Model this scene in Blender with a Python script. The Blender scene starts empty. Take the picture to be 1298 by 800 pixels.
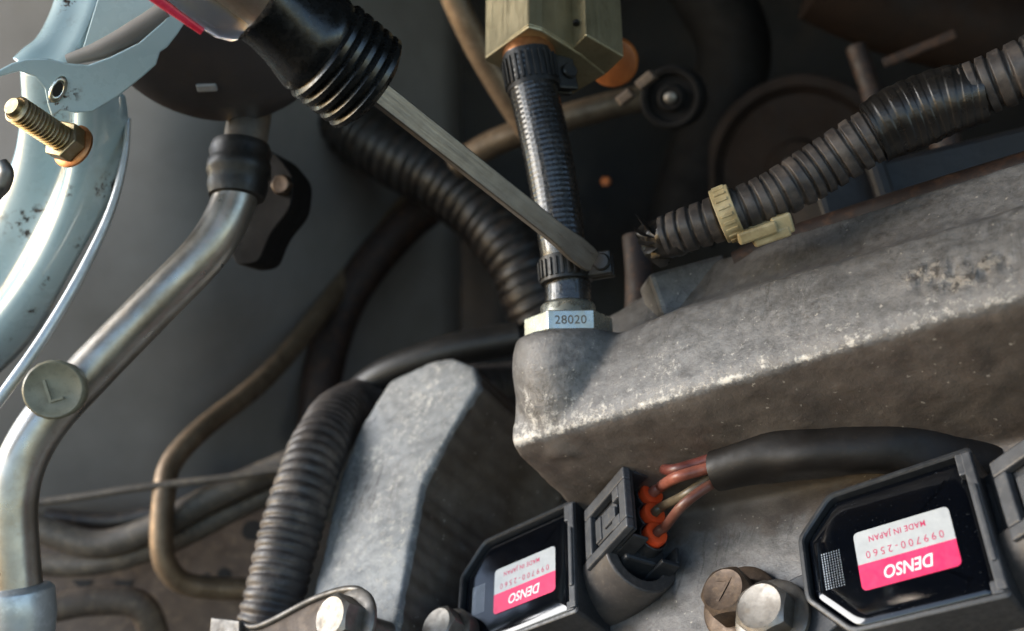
import bpy, bmesh, math, random
import numpy as np
from mathutils import Matrix, Vector, noise

random.seed(7)
SC = bpy.context.scene
COL = SC.collection
# ------------------------------------------------------------------ camera
# working coordinates: millimetres, x right, y down, z depth from the lens; world = (x, z, -y)/1000 + 1 m up
FPX, CU, CV = 1300.0, 649.0, 400.0
UP0 = 1.0
cd = bpy.data.cameras.new('camera')
cam = bpy.data.objects.new('camera', cd)
COL.objects.link(cam)
cam.location = (0, 0, UP0)
cam.rotation_euler = (math.radians(90), 0, 0)
cd.sensor_width = 36.0
cd.lens = FPX / 1298.0 * 36.0
cd.clip_start = 0.005
cd.clip_end = 50
cd.dof.use_dof = True
cd.dof.focus_distance = 0.244
cd.dof.aperture_fstop = 12.5
SC.camera = cam
# ------------------------------------------------------------------ light
SUN_DIR = Vector((-0.93, -0.06, 0.33)).normalized()      # towards the sun
wd = bpy.data.worlds.new('World')
SC.world = wd
wd.use_nodes = True
wn = wd.node_tree
wn.nodes.clear()
wo = wn.nodes.new('ShaderNodeOutputWorld')
wb = wn.nodes.new('ShaderNodeBackground')
ws_ = wn.nodes.new('ShaderNodeTexSky')
ws_.sky_type = 'NISHITA'
ws_.sun_disc = False
ws_.sun_elevation = math.asin(SUN_DIR.z)
ws_.sun_rotation = math.atan2(SUN_DIR.x, SUN_DIR.y)
ws_.air_density = 1.0
ws_.dust_density = 0.6
ws_.ozone_density = 2.0
wb.inputs['Strength'].default_value = 0.15
wn.links.new(ws_.outputs['Color'], wb.inputs['Color'])
wn.links.new(wb.outputs['Background'], wo.inputs['Surface'])
sl = bpy.data.lights.new('sun', 'SUN')
sl.energy = 1.3
sl.angle = math.radians(30)
sl.color = (1.0, 0.99, 0.975)
so = bpy.data.objects.new('sun', sl)
COL.objects.link(so)
so.rotation_euler = SUN_DIR.to_track_quat('Z', 'Y').to_euler()
SC.view_settings.view_transform = 'Standard'
SC.view_settings.look = 'None'
SC.view_settings.gamma = 1.0
SC.view_settings.use_curve_mapping = False
SC.view_settings.exposure = 1.5

# ------------------------------------------------------------------ maths
def V(*a): return np.array(a, float)
def nrm(a):
    a = np.asarray(a, float)
    return a / np.linalg.norm(a)
def P(u, v, d): return V((u - CU) / FPX * d, (v - CV) / FPX * d, d)
def PP(lst): return np.array([P(*q) for q in lst])

class Frame:
    def __init__(s, o, x, y, z):
        s.o = np.asarray(o, float)
        s.A = np.array([nrm(x), nrm(y), nrm(z)])
    def map(s, pts): return np.asarray(pts, float) @ s.A + s.o
    def inv(s, pts): return (np.asarray(pts, float) - s.o) @ s.A.T
    def at(s, *p):
        return Frame(s.map(V(*p)), *s.A)
    def plane(s, u, v, c):
        """pixel -> (a,b) where its ray meets the plane z=c of this frame"""
        ray = V((u - CU) / FPX, (v - CV) / FPX, 1)
        q = s.o + s.A[2] * c
        t = (q @ s.A[2]) / (ray @ s.A[2])
        return s.inv(ray * t)[:2]
    def world(s):
        R = np.array([[1, 0, 0], [0, 0, 1], [0, -1, 0]], float)
        M = Matrix.Identity(4)
        cols = [R @ a for a in s.A]
        for c in range(3):
            for r in range(3):
                M[r][c] = cols[c][r]
        o = R @ s.o * 0.001
        M[0][3], M[1][3], M[2][3] = o[0], o[1], o[2] + UP0
        return M
def F0(p): return Frame(p, (1, 0, 0), (0, 0, 1), (0, -1, 0))        # world-aligned frame at a point
def axisF(o, z, ref=(1, 0, 0)):
    z = nrm(z); ref = np.asarray(ref, float)
    x = nrm(ref - z * (ref @ z)); y = np.cross(z, x)
    return Frame(o, x, y, z)

# shapes are (verts in frame or absolute mm, faces)
def join(*sh):
    v, f, n = [], [], 0
    for a, b in sh:
        v.append(np.asarray(a, float)); f += [tuple(i + n for i in q) for q in b]; n += len(a)
    return np.concatenate(v), f
def on(fr, sh): return fr.map(sh[0]), sh[1]
def box(x0, x1, y0, y1, z0, z1):
    v = [(x, y, z) for z in (z0, z1) for y in (y0, y1) for x in (x0, x1)]
    return np.array(v, float), [(0, 2, 3, 1), (4, 5, 7, 6), (0, 1, 5, 4), (2, 6, 7, 3), (0, 4, 6, 2), (1, 3, 7, 5)]
def prism(out, z0, z1):
    out = [tuple(p)[:2] for p in out]; n = len(out)
    area = sum(out[i][0] * out[(i + 1) % n][1] - out[(i + 1) % n][0] * out[i][1] for i in range(n))
    if area < 0: out = out[::-1]
    v = [(x, y, z0) for x, y in out] + [(x, y, z1) for x, y in out]
    f = [tuple(range(n))[::-1], tuple(range(n, 2 * n))]
    f += [(i, (i + 1) % n, n + (i + 1) % n, n + i) for i in range(n)]
    return np.array(v, float), f
def lathe(prof, seg=32, rfun=None):
    """prof: (z, r) pairs, revolved about the frame's z"""
    v, f = [], []
    for z, r in prof:
        for k in range(seg):
            a = 2 * math.pi * k / seg
            rr = r * (rfun(a, z) if rfun else 1)
            v.append((rr * math.cos(a), rr * math.sin(a), z))
    for i in range(len(prof) - 1):
        for k in range(seg):
            a, b = i * seg + k, i * seg + (k + 1) % seg
            f.append((a, b, b + seg, a + seg))
    f.append(tuple(range(seg))[::-1])
    m = (len(prof) - 1) * seg
    f.append(tuple(range(m, m + seg)))
    return np.array(v, float), f
def catmull(pts, n):
    pts = np.asarray(pts, float)
    q = np.vstack([2 * pts[0] - pts[1], pts, 2 * pts[-1] - pts[-2]])
    out = []
    for i in range(1, len(q) - 2):
        for t in np.linspace(0, 1, 24, endpoint=False):
            a, b, c, d = q[i - 1:i + 3]
            out.append(.5 * (2 * b + (c - a) * t + (2 * a - 5 * b + 4 * c - d) * t * t + (3 * b - a - 3 * c + d) * t ** 3))
    out.append(pts[-1])
    out = np.array(out)
    L = np.concatenate([[0], np.cumsum(np.linalg.norm(np.diff(out, axis=0), axis=1))])
    s = np.linspace(0, L[-1], n)
    return np.stack([np.interp(s, L, out[:, k]) for k in range(3)], 1), s
def tube(pts, r, seg=16, n=60, rfun=None, flat=1.0, flatdir=None, smooth=True):
    """sweep along absolute points; r number or list (interpolated); rfun(s, L, ang) multiplies"""
    if smooth: c, s = catmull(pts, n)
    else:
        c = np.asarray(pts, float); s = np.concatenate([[0], np.cumsum(np.linalg.norm(np.diff(c, axis=0), axis=1))]); n = len(c)
    L = s[-1]
    rr = np.full(n, float(r)) if np.isscalar(r) else np.interp(s / L, np.linspace(0, 1, len(r)), r)
    T = np.gradient(c, axis=0); T /= np.linalg.norm(T, axis=1)[:, None]
    x = np.cross(T[0], V(.13, .2, 1) if flatdir is None else flatdir); x = nrm(x)
    v, f = [], []
    for i in range(n):
        x = nrm(x - T[i] * (x @ T[i])); y = np.cross(T[i], x)
        for k in range(seg):
            a = 2 * math.pi * k / seg
            m = rfun(s[i], L, a) if rfun else 1.0
            v.append(c[i] + rr[i] * m * (x * math.cos(a) + y * flat * math.sin(a)))
    for i in range(n - 1):
        for k in range(seg):
            a, b = i * seg + k, i * seg + (k + 1) % seg
            f.append((a, b, b + seg, a + seg))
    f.append(tuple(range(seg))[::-1]); f.append(tuple(range((n - 1) * seg, n * seg)))
    return np.array(v), f
def corr(pitch, amp, duty=.55, worn=False):
    def g(s, L, a):
        e = 0.0
        if worn:
            e = .05 * noise.noise((s * .05, math.cos(a) * .6, math.sin(a) * .6)) + .03 * noise.noise((s * .4, math.cos(a) * 1.5, math.sin(a) * 1.5 + 7))
            da = abs((a - 4.3 - .25 * math.sin(s * .03) + math.pi) % (2 * math.pi) - math.pi)
            if da < .16: e -= .09
        t = ((s + (.35 * noise.noise((s * .12, 3, 1)) * pitch if worn else 0)) / pitch) % 1.0
        k = 1 / (1 + math.exp(-(math.cos(2 * math.pi * t) + (duty - .5) * 2) * 10))
        return 1 - amp + amp * k + e
    return g

# ------------------------------------------------------------------ objects
WM = {}
def make(name, sh, mat, parent=None, fr=None, smooth=45, bevel=0, bseg=2, label=None, cat=None, group=None, kind=None, local=False, sub=0):
    """one mesh object; sh is absolute (or in fr when local); a child shares its parent's frame"""
    v, f = sh
    v = np.asarray(v, float)
    if parent is not None and fr is None: fr = WM[parent.name]
    if fr is None: fr = F0((v.min(0) + v.max(0)) / 2)
    if not local: v = fr.inv(v)
    me = bpy.data.meshes.new(name)
    me.from_pydata((v * .001).tolist(), [], f)
    bm = bmesh.new(); bm.from_mesh(me)
    bmesh.ops.recalc_face_normals(bm, faces=bm.faces)
    bm.to_mesh(me); bm.free()
    o = bpy.data.objects.new(name, me); COL.objects.link(o)
    me.materials.append(mat)
    if smooth:
        me.polygons.foreach_set('use_smooth', [True] * len(me.polygons))
        try: me.set_sharp_from_angle(angle=math.radians(smooth))
        except Exception: pass
    if bevel:
        b = o.modifiers.new('bevel', 'BEVEL'); b.width = bevel * .001; b.segments = bseg; b.limit_method = 'ANGLE'; b.angle_limit = math.radians(40)
        b.harden_normals = False
    if sub:
        b = o.modifiers.new('sub', 'SUBSURF'); b.levels = b.render_levels = sub
    place(o, fr, parent)
    tag(o, label, cat, group, kind)
    return o
def place(o, fr, parent):
    M = fr.world()
    if parent is not None:
        o.parent = parent
        o.matrix_basis = WM[parent.name].world().inverted() @ M
    else: o.matrix_basis = M
    WM[o.name] = fr
def tag(o, label=None, cat=None, group=None, kind=None):
    for k, x in (('label', label), ('category', cat), ('group', group), ('kind', kind)):
        if x: o[k] = x
def thing(name, fr, label, cat, group=None):
    o = bpy.data.objects.new(name, None); COL.objects.link(o)
    o.empty_display_size = .01
    place(o, fr, None); tag(o, label, cat, group)
    return o
def copy_tree(o, fr, parent=None):
    c = o.copy(); COL.objects.link(c)
    if parent is None:
        c.matrix_basis = fr.world()
    else: c.parent = parent
    WM[c.name] = fr
    for ch in list(o.children): copy_tree(ch, fr, c)
    return c
def text_shape(body, size, shear=0, bold=0, spacing=1.0, depth=0.0, width=None):
    """flat lettering as a shape in mm, centred on the origin, in the xy plane"""
    cu = bpy.data.curves.new('txt', 'FONT'); cu.body = body; cu.size = size; cu.shear = shear; cu.offset = bold
    cu.space_character = spacing; cu.align_x = 'CENTER'; cu.align_y = 'CENTER'; cu.extrude = depth; cu.resolution_u = 4
    o = bpy.data.objects.new('txt', cu); COL.objects.link(o)
    dg = bpy.context.evaluated_depsgraph_get()
    me = bpy.data.meshes.new_from_object(o.evaluated_get(dg))
    v = np.array([x.co[:] for x in me.vertices]); f = [tuple(p.vertices) for p in me.polygons]
    bpy.data.objects.remove(o); bpy.data.curves.remove(cu); bpy.data.meshes.remove(me)
    v -= (v.min(0) + v.max(0)) / 2 * V(1, 1, 0)
    if width: v[:, 0] *= width / (v[:, 0].max() - v[:, 0].min())
    return v, f
def cast(shapes, voxel=.8, smooth=6):
    """weld several closed solids (mm) into one soft-edged casting"""
    v, f = join(*shapes)
    me = bpy.data.meshes.new('tmp'); me.from_pydata(v.tolist(), [], f)
    bm = bmesh.new(); bm.from_mesh(me); bmesh.ops.recalc_face_normals(bm, faces=bm.faces); bm.to_mesh(me); bm.free()
    o = bpy.data.objects.new('tmp', me); COL.objects.link(o)
    m = o.modifiers.new('r', 'REMESH'); m.mode = 'VOXEL'; m.voxel_size = voxel
    s = o.modifiers.new('s', 'SMOOTH'); s.factor = .5; s.iterations = smooth
    dg = bpy.context.evaluated_depsgraph_get()
    e = bpy.data.meshes.new_from_object(o.evaluated_get(dg))
    n = len(e.vertices)
    co = np.empty(n * 3); e.vertices.foreach_get('co', co); co = co.reshape(-1, 3)
    nn = np.empty(n * 3); e.vertices.foreach_get('normal', nn); nn = nn.reshape(-1, 3)
    fa = [tuple(p.vertices) for p in e.polygons]
    bpy.data.objects.remove(o); bpy.data.meshes.remove(me); bpy.data.meshes.remove(e)
    return co, nn, fa
def attr(o, name, vals):
    a = o.data.attributes.new(name, 'FLOAT', 'POINT'); a.data.foreach_set('value', np.asarray(vals, np.float32))

# ------------------------------------------------------------------ materials
def lin(c):
    if isinstance(c, str):
        c = [int(c[i:i + 2], 16) / 255 for i in (1, 3, 5)]
        c = [x / 12.92 if x < .04045 else ((x + .055) / 1.055) ** 2.4 for x in c]
    return (*c[:3], 1)
class NT:
    def __init__(s, name):
        s.m = bpy.data.materials.new(name); s.m.use_nodes = True
        s.t = s.m.node_tree; s.t.nodes.clear()
        s.out = s.n('ShaderNodeOutputMaterial'); s.b = s.n('ShaderNodeBsdfPrincipled')
        s.l(s.b.outputs[0], s.out.inputs[0])
        s.tc = s.n('ShaderNodeTexCoord').outputs['Object']
    def n(s, t, **k):
        x = s.t.nodes.new(t)
        for a, b in k.items():
            if a in x.inputs: x.inputs[a].default_value = b
            else: setattr(x, a, b)
        return x
    def l(s, a, b): s.t.links.new(a, b)
    def set(s, k, v):
        if hasattr(v, 'links') or hasattr(v, 'is_output'): s.l(v, s.b.inputs[k])
        else: s.b.inputs[k].default_value = v
    def noise(s, scale, detail=6, rough=.6, vec=None, dist=0):
        x = s.n('ShaderNodeTexNoise', Scale=scale, Detail=detail, Roughness=rough, Distortion=dist); s.l(vec or s.tc, x.inputs['Vector']); return x.outputs['Fac']
    def ramp(s, fac, a, b, lo=0.0, hi=1.0):
        x = s.n('ShaderNodeMapRange', clamp=True); x.inputs['From Min'].default_value = a; x.inputs['From Max'].default_value = b
        x.inputs['To Min'].default_value = lo; x.inputs['To Max'].default_value = hi
        s.l(fac, x.inputs['Value']); return x.outputs[0]
    def mix(s, fac, a, b):
        x = s.n('ShaderNodeMix', data_type='RGBA')
        for sock, val in ((x.inputs[0], fac), (x.inputs[6], a), (x.inputs[7], b)):
            if hasattr(val, 'is_output'): s.l(val, sock)
            else: sock.default_value = val
        return x.outputs[2]
    def math(s, op, a, b=0.0):
        x = s.n('ShaderNodeMath', operation=op)
        for sock, val in ((x.inputs[0], a), (x.inputs[1], b)):
            if hasattr(val, 'is_output'): s.l(val, sock)
            else: sock.default_value = val
        return x.outputs[0]
    def attr(s, name):
        x = s.n('ShaderNodeAttribute'); x.attribute_name = name; return x.outputs['Fac']
    def bump(s, h, strength, dist=.0004, prev=None):
        x = s.n('ShaderNodeBump', Strength=strength, Distance=dist); s.l(h, x.inputs['Height'])
        if prev is not None: s.l(prev, x.inputs['Normal'])
        return x.outputs[0]
def pm(name, c1, c2=None, scale=150, lo=.35, hi=.65, rough=.5, rvar=.12, metal=0., bump=.15, bscale=900, bdist=.0003, coat=0, spec=None,
       dust=None, dustamt=.0, dustscale=260, streak=None, speck=None, speckscale=1200, speckth=.68):
    t = NT(name)
    c1 = lin(c1); c2 = lin(c2) if c2 else tuple(min(1, x * 1.25) for x in c1[:3]) + (1,)
    col = t.mix(t.ramp(t.noise(scale), lo, hi), c1, c2)
    rg = t.ramp(t.noise(scale * 2.3), .3, .7, max(.02, rough - rvar), min(1, rough + rvar))
    if dust:
        dm = t.ramp(t.noise(dustscale, 8, .7), .62 - dustamt * .35, .78 - dustamt * .3, 0, min(1, .35 + dustamt * .5))
        col = t.mix(dm, col, lin(dust)); rg = t.math('MAXIMUM', rg, t.math('MULTIPLY', dm, .8))
    if speck:
        sm = t.ramp(t.noise(speckscale, 2, .5), speckth, speckth + .05)
        col = t.mix(sm, col, lin(speck))
    t.set('Base Color', col); t.set('Roughness', rg); t.set('Metallic', metal)
    if coat: t.set('Coat Weight', coat); t.set('Coat Roughness', .06)
    if spec is not None: t.set('Specular IOR Level', spec)
    nb = t.bump(t.noise(bscale, 8, .65), bump, bdist) if bump else None
    if streak:
        mp = t.n('ShaderNodeMapping'); t.l(t.tc, mp.inputs['Vector']); mp.inputs['Scale'].default_value = streak
        sk = t.noise(1.0, 6, .7, mp.outputs[0]); nb = t.bump(sk, .22, .0003, nb)
        t.set('Roughness', t.ramp(sk, .3, .7, max(.05, rough - .15), min(1, rough + .15)))
        t.set('Base Color', t.mix(t.ramp(sk, .55, .75, 0, .35), col, lin('#4d453b')))
    if nb is not None: t.set('Normal', nb)
    return t.m

M = {}
def cast_metal(name, base, hi, dark, grime_shade, sc=1.0):
    t = NT(name)
    n1 = t.noise(45 * sc, 8, .65); n2 = t.noise(420 * sc, 8, .75); n3 = t.noise(1500 * sc, 3, .6)
    col = t.mix(t.ramp(n1, .3, .7), lin(dark), lin(base))
    col = t.mix(t.ramp(n2, .38, .72, 0, .6), col, lin(hi))
    col = t.mix(t.ramp(t.noise(11 * sc, 5, .65), .42, .7, 0, .55), col, lin('#57504a'))
    pits = t.ramp(t.noise(900 * sc, 4, .6), .64, .72)
    col = t.mix(t.math('MULTIPLY', pits, .55), col, lin('#3a3632'))
    # flow marks drawn across the casting
    mp = t.n('ShaderNodeMapping'); t.l(t.tc, mp.inputs['Vector']); mp.inputs['Scale'].default_value = (1.0, .22, 1.0); mp.inputs['Rotation'].default_value = (0, 0, .25)
    fl = t.noise(170 * sc, 6, .6, mp.outputs[0], .8)
    fl = t.math('SUBTRACT', 1.0, t.ramp(t.math('ABSOLUTE', t.math('SUBTRACT', fl, .53)), .004, .018))
    fl = t.math('MULTIPLY', fl, t.ramp(t.noise(38 * sc, 3, .5), .48, .62))
    col = t.mix(t.math('MULTIPLY', fl, .55), col, lin('#332f2c'))
    st = t.attr('scar')
    chip = t.noise(800 * sc, 5, .7)
    col = t.mix(t.math('MULTIPLY', t.ramp(t.math('ADD', st, t.ramp(chip, .3, .7, -.5, .5)), .45, .6), .55), col, t.mix(t.ramp(t.noise(520 * sc, 3, .6), .46, .54), lin('#332c27'), lin('#aaa399')))
    # oily dirt plus painted shade, worn metal plus painted highlight, broken up by noise
    g = t.math('ADD', t.attr('grime_shade'), t.ramp(t.noise(130 * sc, 7, .7), .3, .7, -.35, .35))
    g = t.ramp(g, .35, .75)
    col = t.mix(g, col, t.mix(t.ramp(t.noise(90 * sc, 8, .7), .35, .7), lin(grime_shade), lin('#69615a')))
    w = t.math('ADD', t.attr('wear_highlight'), t.ramp(t.noise(520 * sc, 8, .8), .3, .7, -.45, .45))
    w = t.ramp(w, .42, .78)
    col = t.mix(t.math('MULTIPLY', w, .7), col, lin('#dcd8d0'))
    sp = t.ramp(t.noise(700 * sc, 2, .5), .70, .75)
    col = t.mix(t.math('MULTIPLY', sp, .5), col, lin('#c9c2b6'))
    t.set('Base Color', col)
    t.set('Metallic', t.math('MULTIPLY', t.math('SUBTRACT', 1.0, g), .38))
    t.set('Roughness', t.ramp(n2, .3, .7, .42, .66))
    b = t.bump(n2, .38, .0006); b = t.bump(n3, .3, .0003, b); b = t.bump(w, .3, .0003, b); b = t.bump(pits, -.5, .0005, b); b = t.bump(fl, -.4, .0004, b); b = t.bump(t.math('MULTIPLY', chip, st), .9, .0016, b)
    t.set('Normal', b)
    return t.m
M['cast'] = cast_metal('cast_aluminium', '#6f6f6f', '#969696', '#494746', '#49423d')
M['cast2'] = cast_metal('cast_aluminium_pale', '#8f9294', '#aeb1b3', '#6d7072', '#4a4037', .7)
M['alu'] = pm('aluminium_tube', '#b5b0a8', '#8f877c', 60, rough=.33, rvar=.08, metal=.85, bump=.08, dust='#8d7f6c', dustamt=.25)
M['alupale'] = pm('aluminium_pale', '#c4c7c8', '#a9adae', 80, rough=.42, metal=.6, bump=.12, dust='#dfe3e6', dustamt=.3)
M['tan'] = pm('dull_tan_tube', '#8a7660', '#6d5c4a', 90, rough=.5, metal=.55, bump=.1, dust='#a3927c', dustamt=.3)
M['steel'] = pm('bright_steel', '#8f8b85', '#6d6862', 200, rough=.5, metal=.9, bump=.15, bscale=500, dust='#7f7260', dustamt=.3)
M['boltold'] = pm('oily_bolt', '#5c4d40', '#3a3029', 220, rough=.5, metal=.6, bump=.3, bscale=700, dust='#7d6b57', dustamt=.3)
M['zinc'] = pm('zinc_plate', '#c2c3b9', '#acac9f', 220, rough=.3, metal=.85, bump=.1, bscale=600)
M['yellowzinc'] = pm('yellow_zinc', '#9c8a5e', '#ad9f88', 300, rough=.45, metal=.9, bump=.15)
M['brass'] = pm('gold_zinc_block', '#a89c7e', '#948a6e', 110, rough=.42, rvar=.07, metal=.7, bump=.12, bscale=500, dust='#6f6448', dustamt=.2, streak=(900, 900, 60))
M['copper'] = pm('copper_ring', '#b27a4d', '#8f5c38', 300, rough=.4, metal=.8, bump=.1)
M['blackrub'] = pm('black_rubber', '#141414', '#1d1c1b', 300, rough=.45, bump=.2, bscale=1200, dust='#3a352f', dustamt=.25)
M['grip'] = pm('grip_rubber', '#121212', '#191919', 300, rough=.27, bump=.08, bscale=900, dust='#3a352f', dustamt=.1)
M['hose'] = pm('braided_hose', '#1a1918', '#262422', 250, rough=.26, rvar=.08, bump=.6, bscale=520, bdist=.0005, coat=.6, dust='#4a4239', dustamt=.2)
M['sleeve'] = pm('black_vinyl', '#100e0d', '#181513', 120, rough=.55, rvar=.1, spec=.35, bump=.15, bscale=200, bdist=.001, dust='#4b4034', dustamt=.1, dustscale=900)
M['conduit'] = pm('dusty_conduit', '#2d2a29', '#3d3836', 160, rough=.5, bump=.25, bscale=900, dust='#6a6058', dustamt=.45, dustscale=140)
M['conduitdark'] = pm('dark_conduit', '#1c1a19', '#2a2624', 160, rough=.42, bump=.15, dust='#5a4a3c', dustamt=.3)
M['tape'] = pm('vinyl_tape', '#171615', '#221f1d', 90, rough=.33, bump=.3, bscale=260, bdist=.0008, dust='#4a423a', dustamt=.2)
M['cream'] = pm('aged_nylon', '#b9a983', '#94825c', 200, rough=.5, bump=.1, dust='#6b5a3c', dustamt=.3)
M['plastic'] = pm('dark_grey_plastic', '#202225', '#2b2d30', 300, rough=.42, bump=.12, bscale=1500, dust='#4e4a45', dustamt=.2, dustscale=900)
M['greyplastic'] = pm('grey_plastic', '#34363a', '#45474b', 200, rough=.48, bump=.14, bscale=1200, dust='#6b6863', dustamt=.25, dustscale=700)
M['shroud'] = pm('connector_shroud', '#3a3736', '#474341', 160, rough=.48, bump=.12, bscale=1200, dust='#6c645c', dustamt=.25, dustscale=800)
M['seal'] = pm('orange_seal', '#d3431b', '#e4562a', 300, rough=.45, bump=.08)
M['orange'] = pm('orange_cap', '#8a4a20', '#a8622f', 180, rough=.5, bump=.15)
for k, (a, b) in dict(wire1=('#4e2620', '#63322b'), wire2=('#7d4536', '#91594a'), wire3=('#4a4032', '#5e5340'), wire4=('#5a362b', '#6b4438')).items():
    M[k] = pm('wire_' + k, a, b, 200, rough=.42, bump=.06, dust='#7d6d60', dustamt=.15)
M['cable'] = pm('dusty_cable', '#4a443e', '#5c554d', 120, rough=.55, bump=.1, dust='#857868', dustamt=.4)
t = NT('light_blue_paint')
chips = t.math('MULTIPLY', t.ramp(t.noise(420, 6, .75), .54, .57), t.ramp(t.noise(70, 2, .5), .56, .64))
col = t.mix(t.ramp(t.noise(30, 5, .6), .35, .65), lin('#b2ccd4'), lin('#c2d6db'))
col = t.mix(t.ramp(t.noise(90, 8, .75), .58, .8, 0, .5), col, lin('#8d8a80'))
t.set('Base Color', t.mix(chips, col, t.mix(t.ramp(t.noise(700), .4, .6), lin('#2a2a28'), lin('#5a4334'))))
t.set('Roughness', t.ramp(t.noise(80, 5, .6), .3, .7, .18, .36)); t.set('Coat Weight', 1.0); t.set('Coat Roughness', .05)
t.set('Normal', t.bump(chips, -.6, .0005, t.bump(t.noise(60, 4, .5), .12, .001))); M['teal'] = t.m
M['darkmetal'] = pm('dark_painted_metal', '#3a3637', '#454040', 60, rough=.5, bump=.12, dust='#4a4038', dustamt=.3)
M['brownmetal'] = pm('grimy_bracket', '#4f443c', '#63564b', 70, rough=.55, metal=.3, bump=.2, bscale=400, dust='#83725f', dustamt=.35)
M['greypanel'] = pm('grey_panel', '#8d8986', '#777370', 14, rough=.6, bump=.08, dust='#7e7a76', dustamt=.3, dustscale=40)
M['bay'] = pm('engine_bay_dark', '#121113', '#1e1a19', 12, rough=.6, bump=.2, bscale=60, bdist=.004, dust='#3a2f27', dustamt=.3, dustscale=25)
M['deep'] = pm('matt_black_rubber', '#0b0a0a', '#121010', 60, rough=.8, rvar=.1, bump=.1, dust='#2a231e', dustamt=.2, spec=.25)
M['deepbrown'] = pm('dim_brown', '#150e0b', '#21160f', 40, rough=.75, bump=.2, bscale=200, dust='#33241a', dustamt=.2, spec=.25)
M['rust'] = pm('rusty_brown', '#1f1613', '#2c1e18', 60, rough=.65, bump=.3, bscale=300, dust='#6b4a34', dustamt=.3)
M['blade'] = pm('worn_blade_steel', '#756d64', '#857d73', 180, rough=.4, rvar=.08, metal=.75, bump=.12, bscale=500, dust='#6d655b', dustamt=.2, streak=(1500, 1500, 60))
M['red'] = pm('red_plastic', '#d4233c', '#e0405a', 120, rough=.25, bump=.03)
M['pink'] = pm('label_pink', '#d3245a', '#d92f63', 300, rough=.4, bump=.03)
M['white'] = pm('label_white', '#a4a8ab', '#afb3b5', 300, rough=.38, bump=.03)
M['ink'] = pm('label_ink_pink', '#b81f4e', '#b03560', 900, rough=.5, bump=0)
M['inkwhite'] = pm('print_white', '#e6e6e6', '#d5d5d5', 900, rough=.45, bump=0)
M['inkgrey'] = pm('print_grey', '#aab4be', '#98a4b0', 900, rough=.4, bump=0)
M['stamp'] = pm('stamped_ink', '#4a4236', '#5a5040', 900, rough=.6, bump=0)
M['gap'] = pm('black_recess', '#0b0b0b', '#101010', 300, rough=.6, bump=.05)
t = NT('black_resin')
t.set('Base Color', t.mix(t.ramp(t.noise(2200, 2, .5), .70, .74), lin('#05070c'), lin('#43474c')))
t.set('Roughness', t.ramp(t.noise(160, 6, .6), .3, .75, .05, .13)); t.set('IOR', 1.52)
t.set('Normal', t.bump(t.noise(55, 2, .4), .10, .0015)); M['resin'] = t.m
t = NT('clear_acetate')
t.set('Base Color', lin('#e8d9cc')); t.set('Roughness', .06); t.set('Transmission Weight', .93); t.set('IOR', 1.47)
t.set('Normal', t.bump(t.noise(120, 4, .5), .12, .0008)); M['clear'] = t.m

# ------------------------------------------------------------------ bank frame (ignition coil deck)
N_IN = nrm((.6168, .5821, .5298))
C1, C2 = V(82.37, 48.88, 214.78), V(3.39, 72.06, 279.01)
W1, H1 = nrm((.783, -.385, -.4886)), nrm((-.0805, .7162, -.6932))
W2, H2 = nrm((.7869, -.439, -.4337)), nrm((-.0199, .6844, -.7289))
COIL1 = Frame(C1, W1, -H1, -N_IN)          # x along the coil, y up the bank, z outwards
COIL2 = Frame(C2, W2, -H2, -N_IN)
e1 = C1 - C2; e1 = nrm(e1 - N_IN * (e1 @ N_IN))
BK = Frame(C2, e1, np.cross(-N_IN, e1), -N_IN)
TOPC, LEDGE = 28.0, -14.0

# ------------------------------------------------------------------ setting: the dark engine bay round the parts
def sheet(pts_grid):
    g = np.asarray(pts_grid, float); a, b = g.shape[:2]
    f = [(i * b + j, i * b + j + 1, (i + 1) * b + j + 1, (i + 1) * b + j) for i in range(a - 1) for j in range(b - 1)]
    return g.reshape(-1, 3), f
def bay():
    g = []
    for x in np.linspace(-620, 620, 32):
        row = []
        for k, (y, z) in enumerate([(330, 150), (330, 420), (300, 620), (180, 690), (0, 700), (-180, 680), (-290, 600), (-330, 430), (-335, 260)]):
            dz = 14 * math.sin(x * .02 + k) + 10 * math.sin(x * .055 + 2 * k)
            row.append((x, y, z + dz))
        g.append(row)
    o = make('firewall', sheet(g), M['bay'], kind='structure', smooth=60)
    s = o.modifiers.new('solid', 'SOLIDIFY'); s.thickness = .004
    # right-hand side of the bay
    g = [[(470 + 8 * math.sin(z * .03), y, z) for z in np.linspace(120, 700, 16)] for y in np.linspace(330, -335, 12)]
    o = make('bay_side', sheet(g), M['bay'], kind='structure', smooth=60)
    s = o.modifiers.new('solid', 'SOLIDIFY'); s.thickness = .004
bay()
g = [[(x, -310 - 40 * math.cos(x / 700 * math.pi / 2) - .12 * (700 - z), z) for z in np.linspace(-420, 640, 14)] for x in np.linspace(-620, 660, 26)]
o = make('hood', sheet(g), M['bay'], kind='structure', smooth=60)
s = o.modifiers.new('solid', 'SOLIDIFY'); s.thickness = .004

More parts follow.
